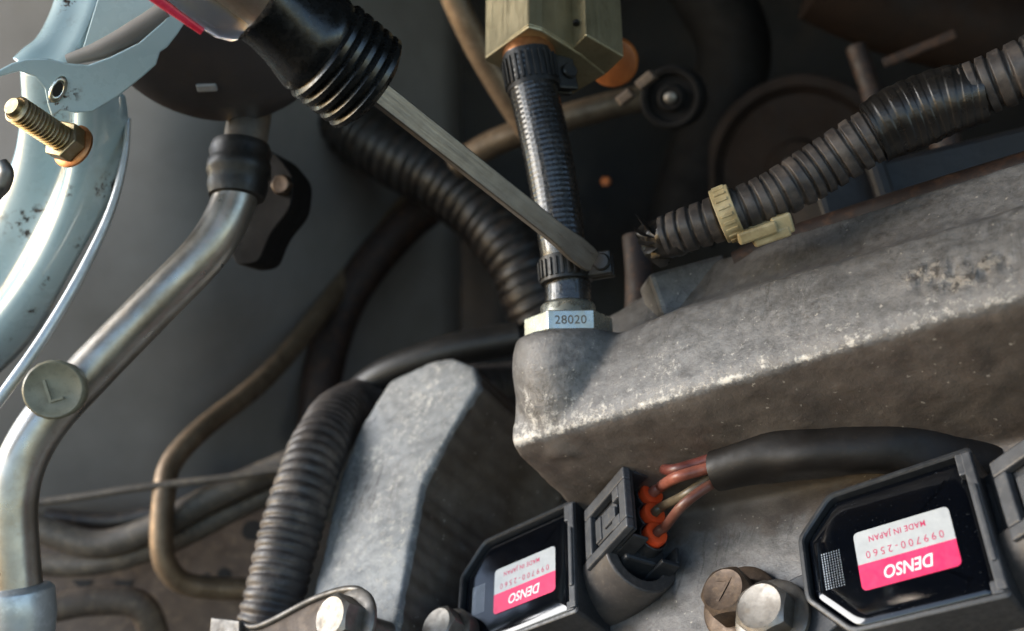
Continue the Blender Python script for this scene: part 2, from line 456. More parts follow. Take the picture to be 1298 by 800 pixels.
# ------------------------------------------------------------------ valve cover
crest_px = [(645, 563), (830, 515), (960, 470), (1050, 440), (1150, 415), (1298, 378)]
crest = np.array([BK.plane(u, v, TOPC) for u, v in crest_px])
BC = float(np.mean(crest[:, 1])); A0 = float(crest[0, 0])
cr = np.polyfit(crest[:, 0], crest[:, 1], 1)
def bc_at(a): return np.polyval(cr, a)
VALVE_AX = nrm((-.012, -.972, .225))
VALVE_O = P(721, 428, 281)                  # centre of the hex nut's seat
def loft(sections):
    n = len(sections[0]); v = np.concatenate([np.asarray(s, float) for s in sections])
    f = [(i * n + k, i * n + (k + 1) % n, (i + 1) * n + (k + 1) % n, (i + 1) * n + k) for i in range(len(sections) - 1) for k in range(n)]
    f += [tuple(range(n))[::-1], tuple(range((len(sections) - 1) * n, len(sections) * n))]
    return v, f
def cover():
    secs = []
    for a, w in [(A0, 24), (A0 + 12, 26), (A0 + 25, 30), (A0 + 45, 32), (A0 + 80, 30), (A0 + 120, 27), (A0 + 200, 26)]:
        b = bc_at(a)
        secs.append([(a, b - 5, -34), (a, b - 3.5, -8), (a, b - 1.0, TOPC - 4), (a, b, TOPC - .5), (a, b + 3, TOPC + .8), (a, b + w * .5, TOPC + 2.2), (a, b + w * .82, TOPC + 1.2),
                     (a, b + w, TOPC - 3.5), (a, b + w + 7, TOPC - 13), (a, b + w + 14, TOPC - 16), (a, b + w + 30, TOPC - 18), (a, b + w + 30, -34)])
    deck = []
    for a in (A0 - 40, A0 + 40, A0 + 210):
        b = bc_at(a)
        deck.append([(a, b - 95, -32), (a, b - 95, LEDGE - 2), (a, b - 60, LEDGE), (a, b + 2, LEDGE), (a, b + 2, -32)])
    fr = axisF(VALVE_O, VALVE_AX)
    boss = BK.inv(fr.map(lathe([(-33, 7), (-28, 11), (-20, 14), (-10, 15.6), (-3, 15.2), (-.6, 14.4), (0, 13.2)], 40)[0])), lathe([(0, 1)] * 7, 40)[1]
    # low raised pads round the plug wells and the loom
    def pad(F, x, y, r, z1):
        c = BK.inv(F.map(V(x, y, 0)))
        return lathe([(-30, r + 2), (z1 - 1, r), (z1, r - 1)], 28)[0] + V(c[0], c[1], 0), lathe([(0, 1)] * 3, 28)[1]
    q = COIL1
    shapes = [loft(secs), loft(deck), boss, pad(COIL1, -33, -6, 8, -8), pad(COIL2, -33, -6, 8, -8), pad(COIL1, -2, 0, 16, -9), pad(COIL2, -2, 0, 16, -9)]
    v, nn, f = cast(shapes, .85, 12)
    sc_c = np.array([BK.plane(u, w, TOPC + 2) for u, w in ((1175, 345), (1215, 352), (1250, 335))])
    grime_shade, wear_highlight, scar = np.zeros(len(v)), np.zeros(len(v)), np.zeros(len(v))
    dv = np.zeros(len(v))
    for i in range(len(v)):
        a, b, c = v[i]; p = Vector((a, b, c))
        lf = noise.noise(p * .06) * .55 + noise.noise(p * .22) * .22 + noise.noise(p * .7) * .09
        bcv = bc_at(a)
        d = math.hypot(b - bcv - .3, c - TOPC)
        wv = math.exp(-(d / 1.6) ** 2) * (.48 + .7 * noise.noise(p * .10))  # crest painted pale: worn edge plus the highlight of its lit rounding
        if b > bcv and c > TOPC - 6: wv = max(wv, .30 * math.exp(-(b - bcv) / 7) + .12 + .25 * max(0, noise.noise(p * .09)))
        for k, s in enumerate(sc_c):
            dd = math.hypot((a - s[0]) / (5.2, 7, 4)[k], (b - s[1]) / 2.8)
            if dd < 1.6 and c > TOPC - 4:
                g = math.exp(-dd * dd) * max(0, noise.noise(Vector((a * .55, b * .28, c)) + Vector((9, 3, 1))) + .18)
                lf -= 1.6 * g; scar[i] = max(scar[i], min(1, 1.3 * math.exp(-dd * dd * 1.2) * (.55 + noise.noise(p * .5))))
        if b > bcv - .5 and c > TOPC - 7: wv += .30 * math.exp(-max(0, a - A0) / 32) * (.7 + noise.noise(p * .2)) * math.exp(-max(0, b - bcv) / 12)
        # oil film and painted-in shade on the down-facing wall and in the trough at its foot
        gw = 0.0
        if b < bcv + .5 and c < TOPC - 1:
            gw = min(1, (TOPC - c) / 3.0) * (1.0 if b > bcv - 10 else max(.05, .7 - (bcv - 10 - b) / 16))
        grime_shade[i], wear_highlight[i], dv[i] = gw, wv, lf
    v = v + nn * dv[:, None]
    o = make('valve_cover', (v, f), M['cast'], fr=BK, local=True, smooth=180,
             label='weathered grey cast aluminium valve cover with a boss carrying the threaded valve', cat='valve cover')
    attr(o, 'grime_shade', grime_shade); attr(o, 'wear_highlight', wear_highlight); attr(o, 'scar', scar)
    return o
cover()

# ------------------------------------------------------------------ cast front cover at the left end of the bank
def front_cover():
    c = 14.0
    poly = [BK.plane(u, v, c) for u, v in [(600, 464), (574, 452), (545, 458), (494, 482), (456, 540), (431, 608), (412, 690), (385, 800), (370, 860), (488, 860), (500, 800), (519, 690), (535, 610), (570, 545), (606, 488)]]
    sh = [prism(poly, c - 55, c)]
    v, nn, f = cast(sh, .9, 4)
    dv, gr, we = np.zeros(len(v)), np.zeros(len(v)), np.zeros(len(v))
    for i in range(len(v)):
        p = Vector(v[i])
        dv[i] = noise.noise(p * .07) * .6 + noise.noise(p * .3) * .2
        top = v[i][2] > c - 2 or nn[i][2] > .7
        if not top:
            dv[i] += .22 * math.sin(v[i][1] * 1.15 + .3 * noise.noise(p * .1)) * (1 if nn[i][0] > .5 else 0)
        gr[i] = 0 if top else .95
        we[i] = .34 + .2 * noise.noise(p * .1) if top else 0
    v = v + nn * dv[:, None]
    o = make('front_cover', (v, f), M['cast2'], fr=BK, local=True, smooth=180, label='pale grey cast metal cover flange with brown grimy ribbed flank', cat='engine cover')
    attr(o, 'grime_shade', gr); attr(o, 'wear_highlight', we)
front_cover()

# ------------------------------------------------------------------ bolts
def hexout(r, rot=0): return [(r * math.cos(rot + k * math.pi / 3), r * math.sin(rot + k * math.pi / 3)) for k in range(6)]
def hex_head(r, z0, z1, rot=0, cham=.14):
    """hexagon whose top corners are turned off to a circle"""
    n = 48; v = []; f = []
    def hr(a):
        a = (a - rot) % (math.pi / 3) - math.pi / 6
        return r * math.cos(math.pi / 6) / math.cos(a)
    rin = r * math.cos(math.pi / 6)
    rows = [(z0, None, 0), (z1 - r * cham, None, 1), (z1, rin * .9, 2), (z1 - r * .02, rin * .76, 3), (z1 - r * .06, rin * .3, 4)]
    for z, rr, k in rows:
        for i in range(n):
            a = 2 * math.pi * i / n; R = hr(a) if rr is None else rr
            zz = z
            if k == 1: zz = z1 - (R - rin * .9) * .75
            v.append((R * math.cos(a), R * math.sin(a), zz))
    for i in range(len(rows) - 1):
        for k in range(n):
            p, q = i * n + k, i * n + (k + 1) % n
            f.append((p, q, q + n, p + n))
    f += [tuple(range(n))[::-1], tuple(range(4 * n, 5 * n))]
    return np.array(v), f
def bolt(fr, r, mat, label, h=6, washer=1.35, rot=.2, mark=None, shank=14, group=None, base=.2):
    o = thing('hex_bolt', fr, label, 'bolt', group)
    make('head', hex_head(r, .8, h, rot), mat, o, smooth=18, local=True)
    make('washer', lathe([(-base, r * washer), (.8, r * washer), (1.3, r * washer * .93), (1.6, r * .95)], 40), mat, o, smooth=40, local=True, bevel=.15)
    make('shank', lathe([(-shank, r * .5), (-.2, r * .5)], 20), mat, o, local=True)
    if mark:
        sh = text_shape(mark, r * 1.3, depth=.12); make('grade_mark', (sh[0] + V(0, 0, h - .25), sh[1]), mat, o, smooth=0, local=True)
    return o
def at_px(F, u, v, c):
    a, b = F.plane(u, v, c); return F.at(a, b, c)
bolt(at_px(BK, 980, 784, -4), 6.7, M['steel'], 'silver hex bolt overlapping the brown oily bolt and clamping a coil tab', h=6.5, rot=.5)
bolt(at_px(BK, 940, 768, LEDGE + 1.5), 6.6, M['boltold'], 'brown oily flange bolt with grade mark, screwed into the cover', h=9, washer=1.5, rot=.15, mark='7')
bolt(at_px(BK, 572, 805, 3), 6.2, M['steel'], 'dull silver hex bolt beside the coil next to the pale cover flange', h=6.5, rot=.3, base=7, washer=1.2)

# ------------------------------------------------------------------ ignition coils
OUT = [(-14.5, 18.4), (17.4, 18.8), (18.2, 18.0), (18.2, -15.8), (17.4, -16.4), (-14, -16.0), (-22.6, -6.5), (-23.0, -4.8), (-22.9, 8.6), (-22.2, 10.2)]
def offset(poly, d):
    n = len(poly); a = np.array(poly, float); out = []
    ar = sum(a[i][0] * a[(i + 1) % n][1] - a[(i + 1) % n][0] * a[i][1] for i in range(n)); sg = 1 if ar > 0 else -1
    for i in range(n):
        p, q, r = a[i - 1], a[i], a[(i + 1) % n]
        t1, t2 = nrm(q - p), nrm(r - q); n1, n2 = V(-t1[1], t1[0]) * sg, V(-t2[1], t2[0]) * sg
        m = nrm(n1 + n2); out.append(q + m * d / max(.4, m @ n1))
    return np.array(out)
def rounded(poly, r, k=5):
    a = np.array(poly, float); n = len(a); out = []
    for i in range(n):
        p, q, s = a[i - 1], a[i], a[(i + 1) % n]
        d = min(r, np.linalg.norm(p - q) * .45, np.linalg.norm(s - q) * .45)
        b, c = q + nrm(p - q) * d, q + nrm(s - q) * d
        for t in np.linspace(0, 1, k): out.append((1 - t) ** 2 * b + 2 * t * (1 - t) * q + t * t * c)
    return np.array(out)
def rings(loops, capfirst=False, caplast=True):
    n = len(loops[0]); v = np.concatenate(loops)
    f = [(i * n + k, i * n + (k + 1) % n, (i + 1) * n + (k + 1) % n, (i + 1) * n + k) for i in range(len(loops) - 1) for k in range(n)]
    if capfirst: f.append(tuple(range(n))[::-1])
    if caplast: f.append(tuple(range((len(loops) - 1) * n, len(loops) * n)))
    return v, f
def z3(p, z): return np.column_stack([np.asarray(p), np.full(len(p), z)])
def coil(fr, label):
    o = thing('ignition_coil', fr, label, 'ignition coil', 'ignition coils bolted in a row on the cover')
    ro = rounded(OUT, 1.6)
    k = lambda d: rounded(offset(OUT, d), 1.6)
    body = rings([z3(k(.9), -20), z3(k(.3), -12), z3(ro, -1.0), z3(ro, .9), z3(k(.35), 1.15), z3(k(1.0), 1.15), z3(k(1.35), .8), z3(k(1.5), -1.5)], True, True)
    make('case', body, M['plastic'], o, smooth=40, local=True)
    # glossy potting resin, drawn up against the rim
    IN = [(-14.0, 17.0), (14.4, 17.2), (15.7, 15.9), (15.7, -13.4), (14.4, -14.7), (-13.3, -14.7), (-21.4, -5.8), (-21.6, -4.5), (-21.5, 8.2), (-20.9, 9.4)]
    kk = lambda d: rounded(offset(IN, d), 2.0, 6)
    make('resin_top', rings([z3(kk(-.1), -1.3), z3(kk(.1), -.95), z3(kk(.4), -.62), z3(kk(.9), -.36), z3(kk(1.6), -.17), z3(kk(2.4), -.07), z3(kk(3.4), -.02), z3(kk(4.4), 0), z3((kk(4.4) - V(-3, 1.2)) * .94 + V(-3, 1.2), 0), z3((kk(4.4) - V(-3, 1.2)) * .5 + V(-3, 1.2), 0), z3((kk(4.4) - V(-3, 1.2)) * .1 + V(-3, 1.2), 0)], False, True), M['resin'], o, smooth=70, local=True)
    # stepped end wall beside the socket
    make('end_wall', join(box(15.9, 18.0, -15.0, 17.2, -2, 1.9), box(14.6, 17.0, 12.2, 17.6, -2, 1.5), box(14.8, 17.2, -15.4, -12.6, -2, 1.5), box(16.4, 17.6, -9, 9, 0, 2.5)), M['greyplastic'], o, smooth=0, bevel=.35, local=True)
    # bolt tab
    tab = rounded([(-18, 4.0), (-28, 3.5), (-40.5, -3.0), (-41, -13), (-33, -16.5), (-25, -14), (-16, -9)], 3)
    make('mounting_tab', prism(tab, -8, -4.2), M['greyplastic'], o, smooth=40, bevel=.4, local=True)
    make('stem', lathe([(-46, 9), (-24, 9.5), (-20, 11)], 28), M['blackrub'], o, local=True)
    lab = make('label_plate', prism(rounded([(-10.5, -7), (10.5, -7), (10.5, 7), (-10.5, 7)], 1.3), -.1, .10), M['white'], o, smooth=0, local=True)
    lo = [(-10.52, -7.02), (10.52, -7.02), (10.52, -1.6), (-10.52, -1.6)]
    pk = [q for q in rounded([(-10.5, -7), (10.5, -7), (10.5, 7), (-10.5, 7)], 1.3) if q[1] < 0]
    pk = sorted([tuple(q) for q in pk], key=lambda q: math.atan2(q[1] + 1.0, q[0])) + [(10.5, -.9), (-10.5, -.9)]
    make('pink_band', prism(pk, -.05, .16), M['pink'], lab, smooth=0, local=True)
    fl = Frame((0, 0, 0), (-1, 0, 0), (0, -1, 0), (0, 0, 1))
    def txt(name, body, size, x, y, m, z, width=None, **k):
        v, f = text_shape(body, size, width=width, **k)
        v = fl.map(v); make(name, (v + V(x, y, z), f), m, lab, smooth=0, local=True)
    txt('brand_text', 'DENSO', 4.0, 0, -4.1, M['inkwhite'], .2, width=10.6, shear=.22, bold=.07)
    txt('number_text', '099700-2560', 2.5, 0, 1.0, M['ink'], .14, width=16.8, spacing=1.5, bold=-.01)
    txt('origin_text', 'MADE IN JAPAN', 2.0, -1.0, 4.8, M['ink'], .14, width=12.4, spacing=1.1, bold=.015)
    q = []
    for i in range(8):
        for j in range(15):
            x, y = -18.4 + i * .58, -4.4 + j * .6
            q.append((np.array([(x, y, 0), (x + .24, y, 0), (x + .24, y + .34, 0), (x, y + .34, 0)]) + V(0, 0, .0), [(0, 1, 2, 3)]))
    pr = make('printed_dots', join(*q), M['inkgrey'], o, smooth=0, local=True, kind='stuff')
    # connector socket moulded on the end, half-round skirt below
    sk = SOCK
    prof = [(10.6 * math.cos(a), 10.6 * math.sin(a)) for a in np.linspace(math.pi * .95, math.pi * 2.05, 22)]
    prof += [(7.2 * math.cos(a), 7.2 * math.sin(a)) for a in np.linspace(math.pi * 2.05, math.pi * .95, 22)]
    v, f = prism([(x + 11.4, y - 7.0) for x, y in prof], -16, 9.5)
    # frame of the skirt: x = B (right), y = up the bank, z = A
    make('socket_skirt', (sk.map(v), f), M['shroud'], o, smooth=35, bevel=.5, local=True)
    make('socket_neck', (sk.map(box(2, 17, -9, 8, -20, -2)[0]), box(0, 1, 0, 1, 0, 1)[1]), M['plastic'], o, smooth=0, bevel=1.5, local=True)
    return o
# socket frame in coil-local mm: z axis = plug direction, y = up the bank, x = to the right of the latch face
ta = math.atan(.52)
SOCK = Frame((20.6, 4.3, 0.5), (math.sin(ta), 0, -math.cos(ta)), (0, 1, 0), (math.cos(ta), 0, math.sin(ta)))
SOCK.A = np.array([V(math.sin(ta), 0, -math.cos(ta)), V(0, 1, 0), V(math.cos(ta), 0, math.sin(ta))])
coil_a = coil(COIL2, 'black ignition coil with red and white label, plugged into the orange sealed connector')
coil_b = copy_tree(coil_a, COIL1)
coil_b['label'] = 'black ignition coil with red and white label beside the brown oily flange bolt'

# ------------------------------------------------------------------ connectors and harness
def abs_sock(coilfr):
    A = SOCK.A @ coilfr.A
    return Frame(coilfr.map(SOCK.o), A[0], A[1], A[2])
def connector(fr, label, wires=True):
    # local: x right of the latch face (0 = latch face), y up the bank (-9.5..9.5), z plug direction (0..22)
    o = thing('wire_connector', fr, label, 'connector', 'connectors plugged into the coils')
    def win(y, z): return (y, z)
    # latch face frame with an open window: four bars
    F = join(box(0, 2.2, 5.6, 9.4, 0, 22), box(0, 2.2, -9.4, -6.4, 0, 22), box(0, 2.2, -6.4, 5.6, 0, 3.4), box(0, 2.2, -6.4, 5.6, 18.6, 22),
             box(0, 2.2, 1.8, 5.6, 15.2, 18.6), box(0.0, 2.2, -6.4, -3.0, 14.6, 18.6))
    make('latch_frame', F, M['greyplastic'], o, smooth=0, bevel=.45, local=True)
    make('latch', join(box(1.2, 2.6, -4.4, 3.6, 4.6, 15.5), box(.7, 2.4, -4.0, 3.2, 4.6, 7.6), box(.5, 2.4, -2.4, 1.2, 9.5, 15.5)), M['greyplastic'], o, smooth=0, bevel=.35, local=True)
    make('housing', join(box(2.3, 7.4, -9.0, 9.2, -6, 12), box(2.3, 3.3, -9.2, 9.4, 12, 21.5), box(3.3, 7.8, 8.4, 9.4, 12, 21.8), box(3.3, 8.0, -9.2, -8.3, 10, 19)), M['plastic'], o, smooth=0, bevel=.4, local=True)
    ys = [14.0, 7.7, 1.4, -4.9]
    blk = []
    for y in ys: blk.append((lathe([(-4, 4.0), (15.5, 4.0), (15.5, 3.45), (13.5, 3.4)], 28)[0] + V(11.6, y, 0), lathe([(0, 1)] * 4, 28)[1]))
    make('terminal_block', join(*blk), M['plastic'], o, smooth=35, bevel=.2, local=True)
    make('lower_block', join(box(5.5, 17.0, -10.4, -5.2, -8, 11.5), box(15.2, 17.0, -10.4, 12, -8, 10)), M['plastic'], o, smooth=0, bevel=.8, local=True)
    make('side_guard', join(box(14.2, 19.5, -11.2, -10.0, 2, 14.5), box(18.6, 19.6, -10.0, -5.4, 2, 14.5), box(14.4, 18.2, -1.6, -.6, 2, 13.5), box(17.4, 18.4, -.6, 4.5, 2, 13.5)), M['plastic'], o, smooth=0, bevel=.3, local=True)
    for i, y in enumerate(ys):
        m = M['blackrub'] if i == 0 else M['seal']
        make('seal', (lathe([(11, 3.1), (15.2, 3.1), (16.6, 3.25), (17.3, 3.0), (17.5, 2.2), (17.2, 1.3), (16.0, 1.1)], 28)[0] + V(11.6, y, 0), lathe([(0, 1)] * 7, 28)[1]), m, o, smooth=50, local=True)
    if wires:
        ends = [(914, 580, 252), (915, 590, 251), (918, 600, 253), (920, 607, 252)]
        bends = [[(852, 596, 256), (882, 588, 254)], [(856, 606, 253), (885, 597, 252)], [(868, 628, 253), (895, 610, 252)], [(864, 642, 250), (895, 618, 250)]]
        for i, y in enumerate(ys):
            p0, p1, p2 = fr.map([(11.6, y, 14), (11.6, y, 18.5), (12.2, y, 20.5)])
            pts = np.vstack([[p0, p1, p2], PP(bends[i]), PP([ends[i]]), PP([(960, 585, 247)])])
            make('wire', tube(pts, 1.45 if i < 2 else 1.25, 12, 44), M['wire%d' % (i + 1)], o, smooth=60)
        lp = PP([(908, 597, 252), (925, 593, 250), (965, 583, 246), (1015, 574, 242), (1070, 570, 239), (1125, 570, 236), (1180, 576, 234), (1260, 590, 232)])
        def crease(s, L, a):
            return 1 + .16 * math.sin(s * .12 + 1.5 * math.sin(a)) * math.sin(a * 2 + s * .04) * min(1, s / 14) + .02 * math.sin(s * .4 + a * 3) * min(1, s / 14)
        sl = make('loom_sleeve', tube(lp, [5.1, 5.3, 5.9, 6.5, 6.7, 6.4, 6.0], 36, 130, rfun=crease), M['sleeve'], o, smooth=60)
        # open mouth: drop the near cap and give the sleeve a wall
        bm = bmesh.new(); bm.from_mesh(sl.data); bm.faces.ensure_lookup_table()
        caps = [f for f in bm.faces if len(f.verts) > 10]
        bmesh.ops.delete(bm, geom=caps, context='FACES'); bm.to_mesh(sl.data); bm.free()
        s = sl.modifiers.new('wall', 'SOLIDIFY'); s.thickness = .0007; s.offset = -1
    return o
connector(abs_sock(COIL2), 'dark grey connector with orange wire seals and four wires entering a black sleeve')
connector(abs_sock(COIL1), 'dark grey connector on the coil beside the brown bolt', wires=False)

# ------------------------------------------------------------------ PCV valve, hose, clamps, union block
VF = axisF(VALVE_O, VALVE_AX, (1, 0, 0))
vt = thing('valve_fitting', VF, 'zinc plated hex valve stamped 28020 screwed into the cover boss', 'valve')
HR = 12.2
make('hex_nut', prism(hexout(HR, 0.0), 0, 5.4), M['zinc'], vt, smooth=0, bevel=.35, local=True)
make('collar', lathe([(5.4, 7.9), (6.4, 7.9), (7.0, 7.6), (8.6, 7.6), (9.3, 7.1), (9.6, 6.2)], 40), M['zinc'], vt, smooth=40, local=True)
make('spigot', lathe([(9.4, 5.0), (24, 5.0)], 24), M['zinc'], vt, local=True)
ts = text_shape('28020', 3.3, spacing=1.05, bold=.02)
# the flat whose outward normal faces the lens
best = min(range(6), key=lambda k: (VF.A.T @ V(math.cos(math.radians(30 + 60 * k)), math.sin(math.radians(30 + 60 * k)), 0))[2])
an = math.radians(30 + 60 * best)
nx = V(math.cos(an), math.sin(an), 0); tx = V(-math.sin(an), math.cos(an), 0)
ap = HR * math.cos(math.pi / 6) + .06
pts = np.array([nx * ap + tx * p[0] + V(0, 0, 1) * (p[1] + 2.7) for p in ts[0]])
make('stamped_number', (pts, ts[1]), M['stamp'], vt, smooth=0, local=True)

HB = VF.map((0, 0, 9.7)); HB2 = VF.map((0, 0, 17))
hp = np.vstack([[HB, HB2], PP([(714, 320, 285), (704, 250, 289), (693, 190, 292), (681, 135, 295), (671, 92, 297), (669, 70, 298)])])
def weave(s, L, a): return 1 + .006 * math.sin(a * 14 + s * 2.0) * math.sin(a * 14 - s * 2.0) if s > 17 else 1.0
ho = thing('breather_hose', F0(HB), 'black ribbed breather hose rising from the stamped hex valve to the gold block', 'hose')
make('hose_body', tube(hp, [6.3, 6.4, 6.7, 6.9, 7.0, 7.0, 7.0], 128, 380, rfun=weave), M['hose'], ho, smooth=60)
def clamp(at, ax, r, w, label, ear):
    fr = axisF(at, ax, ear)
    o = thing('hose_clamp', fr, label, 'hose clamp')
    seg = 120
    def rib(a, z): return 1.0
    v, f = lathe([(-w / 2, r - .6), (-w / 2, r), (w / 2, r), (w / 2, r - .6)], seg); make('band', (v, f), M['blackrub'], o, smooth=40, bevel=.15, local=True)
    ribs = []
    for k in range(26):
        a = 2 * math.pi * k / 26
        g = Frame((0, 0, 0), (math.cos(a), math.sin(a), 0), (-math.sin(a), math.cos(a), 0), (0, 0, 1))
        ribs.append((g.map(box(r - .3, r + .55, -.42, .42, -w * .36, w * .36)[0]), box(0, 1, 0, 1, 0, 1)[1]))
    make('rib_band', join(*ribs), M['blackrub'], o, smooth=0, bevel=.12, local=True)
    make('screw_ear', join(box(r - .8, r + 6.2, -2.8, -.7, -w * .48, w * .48), box(r - .8, r + 6.2, .7, 2.8, -w * .48, w * .48), box(r - .8, r + 2, -.8, .8, -w * .3, w * .3)), M['blackrub'], o, smooth=0, bevel=.5, local=True)
    fe = Frame(fr.map((r + 3.6, 0, 0)), fr.A[0], fr.A[2], -fr.A[1])
    make('loop', on(fe, lathe([(-4.2, 2.0), (-3.8, 2.4), (3.8, 2.4), (4.2, 2.0)], 20)), M['blackrub'], o, smooth=40)
    return o
clamp(P(717, 343, 284), VALVE_AX + V(-.06, 0, 0), 7.2, 7.0, 'black ribbed clamp on the lower hose end, touched by the screwdriver tip', (1, .18, -.35))
clamp(P(673, 93, 297.5), (-.16, -.96, .2), 7.6, 11, 'black ribbed clamp on the hose end under the gold block', (.85, .35, .35))

def union_block():
    K = nrm((.0, -.914, .407))
    N0 = P(676, 36, 290)
    fr = axisF(N0, K, (1, 0, 0))
    def q(u, v): return fr.plane(u, v, 0)
    out = [q(670, 34.5), q(687, 39), q(736, 69), q(743, 46), q(790, 73.5), q(770, 97), q(724, 121), q(616, 75)]
    o = thing('union_block', fr, 'gold plated rectangular metal block clamped above the breather hose', 'metal block')
    main = [q(670, 34.5), q(687, 39), q(737, 70), q(768, 95), q(724, 121), q(688, 112), q(615, 78), q(615, 74)]
    make('body', prism(main, 0, 60), M['brass'], o, smooth=0, bevel=.5, local=True)
    a, b, c, d = q(743, 46), q(791, 74), q(768, 96), q(725, 64)
    make('side_lug', prism([a, b, c, d], .4, 60), M['brass'], o, smooth=0, bevel=.4, local=True)
    make('rim_plate', prism(offset([q(670, 34.5), q(687, 39), q(735, 69), q(690, 100), q(616, 75)], -.25), .8, 1.6), M['brass'], o, smooth=0, bevel=.2, local=True)
    g = q(731, 52)
    make('dowel_hole', (lathe([(0, 1), (1, 1)], 16)[0] + V(g[0], g[1], 6), lathe([(0, 1), (1, 1)], 16)[1]), M['gap'], o, local=True)
    # spigot nut the hose pushes on
    c0 = P(671, 74, 299)
    f2 = axisF(c0, (-.08, -.92, .35), (1, 0, 0))
    make('spigot_nut', on(f2, lathe([(-2.5, 7.4), (0, 7.7), (1.8, 7.7), (3.0, 7.0), (8, 6.8)], 40)), M['copper'], o, smooth=40)
    return o
union_block()

# ------------------------------------------------------------------ screwdriver
def screwdriver():
    tip, g0 = P(752, 333, 275), P(470, 110, 238)
    ax = nrm(tip - g0); L = np.linalg.norm(tip - g0)
    fr = axisF(g0, ax, (.62, -.79, .25))        # z to the tip, x across the blade as seen
    o = thing('screwdriver', fr, 'flat blade screwdriver with black ringed grip and clear handle prying at the hose clamp', 'screwdriver')
    secs = []
    for z, hx, hy in [(-8, 2.75, 1.5), (L * .25, 2.75, 1.5), (L - 17, 2.7, 1.5), (L - 13, 2.8, 1.45), (L - 7, 3.4, 1.2), (L - 2.5, 3.3, .9), (L, 2.8, .7)]:
        secs.append([(-hx, -hy, z), (hx, -hy, z), (hx, hy, z), (-hx, hy, z)])
    make('blade', loft(secs), M['blade'], o, smooth=30, bevel=.3, local=True)
    prof = [(1.0, 5.0), (.6, 9.5), (-.6, 11.3)]
    for k in range(5):
        z = -.8 - k * 2.7
        prof += [(z, 12.0), (z - .5, 12.6), (z - 1.6, 12.6), (z - 2.1, 12.0), (z - 2.4, 11.6)]
    prof += [(-15.5, 12.2), (-17.5, 11.6), (-22, 10.2), (-27, 9.4), (-31, 9.6)]
    make('grip', lathe(prof, 56), M['grip'], o, smooth=50, local=True)
    def flute(a, z): return 1 + .035 * math.cos(a * 6)
    make('handle', lathe([(-29, 9.0), (-31, 11.2), (-34, 12.4), (-42, 13.2), (-60, 13.6), (-84, 13.4), (-95, 12), (-99, 8)], 60, flute), M['clear'], o, smooth=60, local=True)
    make('inner_rod', lathe([(-70, 3.0), (-29, 3.2)], 20), M['blade'], o, local=True)
    # red stripe along the fluted handle
    a = math.radians(178)
    st = [(13.6 * math.cos(a), 13.6 * math.sin(a), z) for z in np.linspace(-37, -92, 14)]
    make('red_stripe', tube(fr.map(st), [.9, 1.5, 1.7, 1.7, 1.6, 1.0], 16, 40), M['red'], o, smooth=60)
    return o
screwdriver()

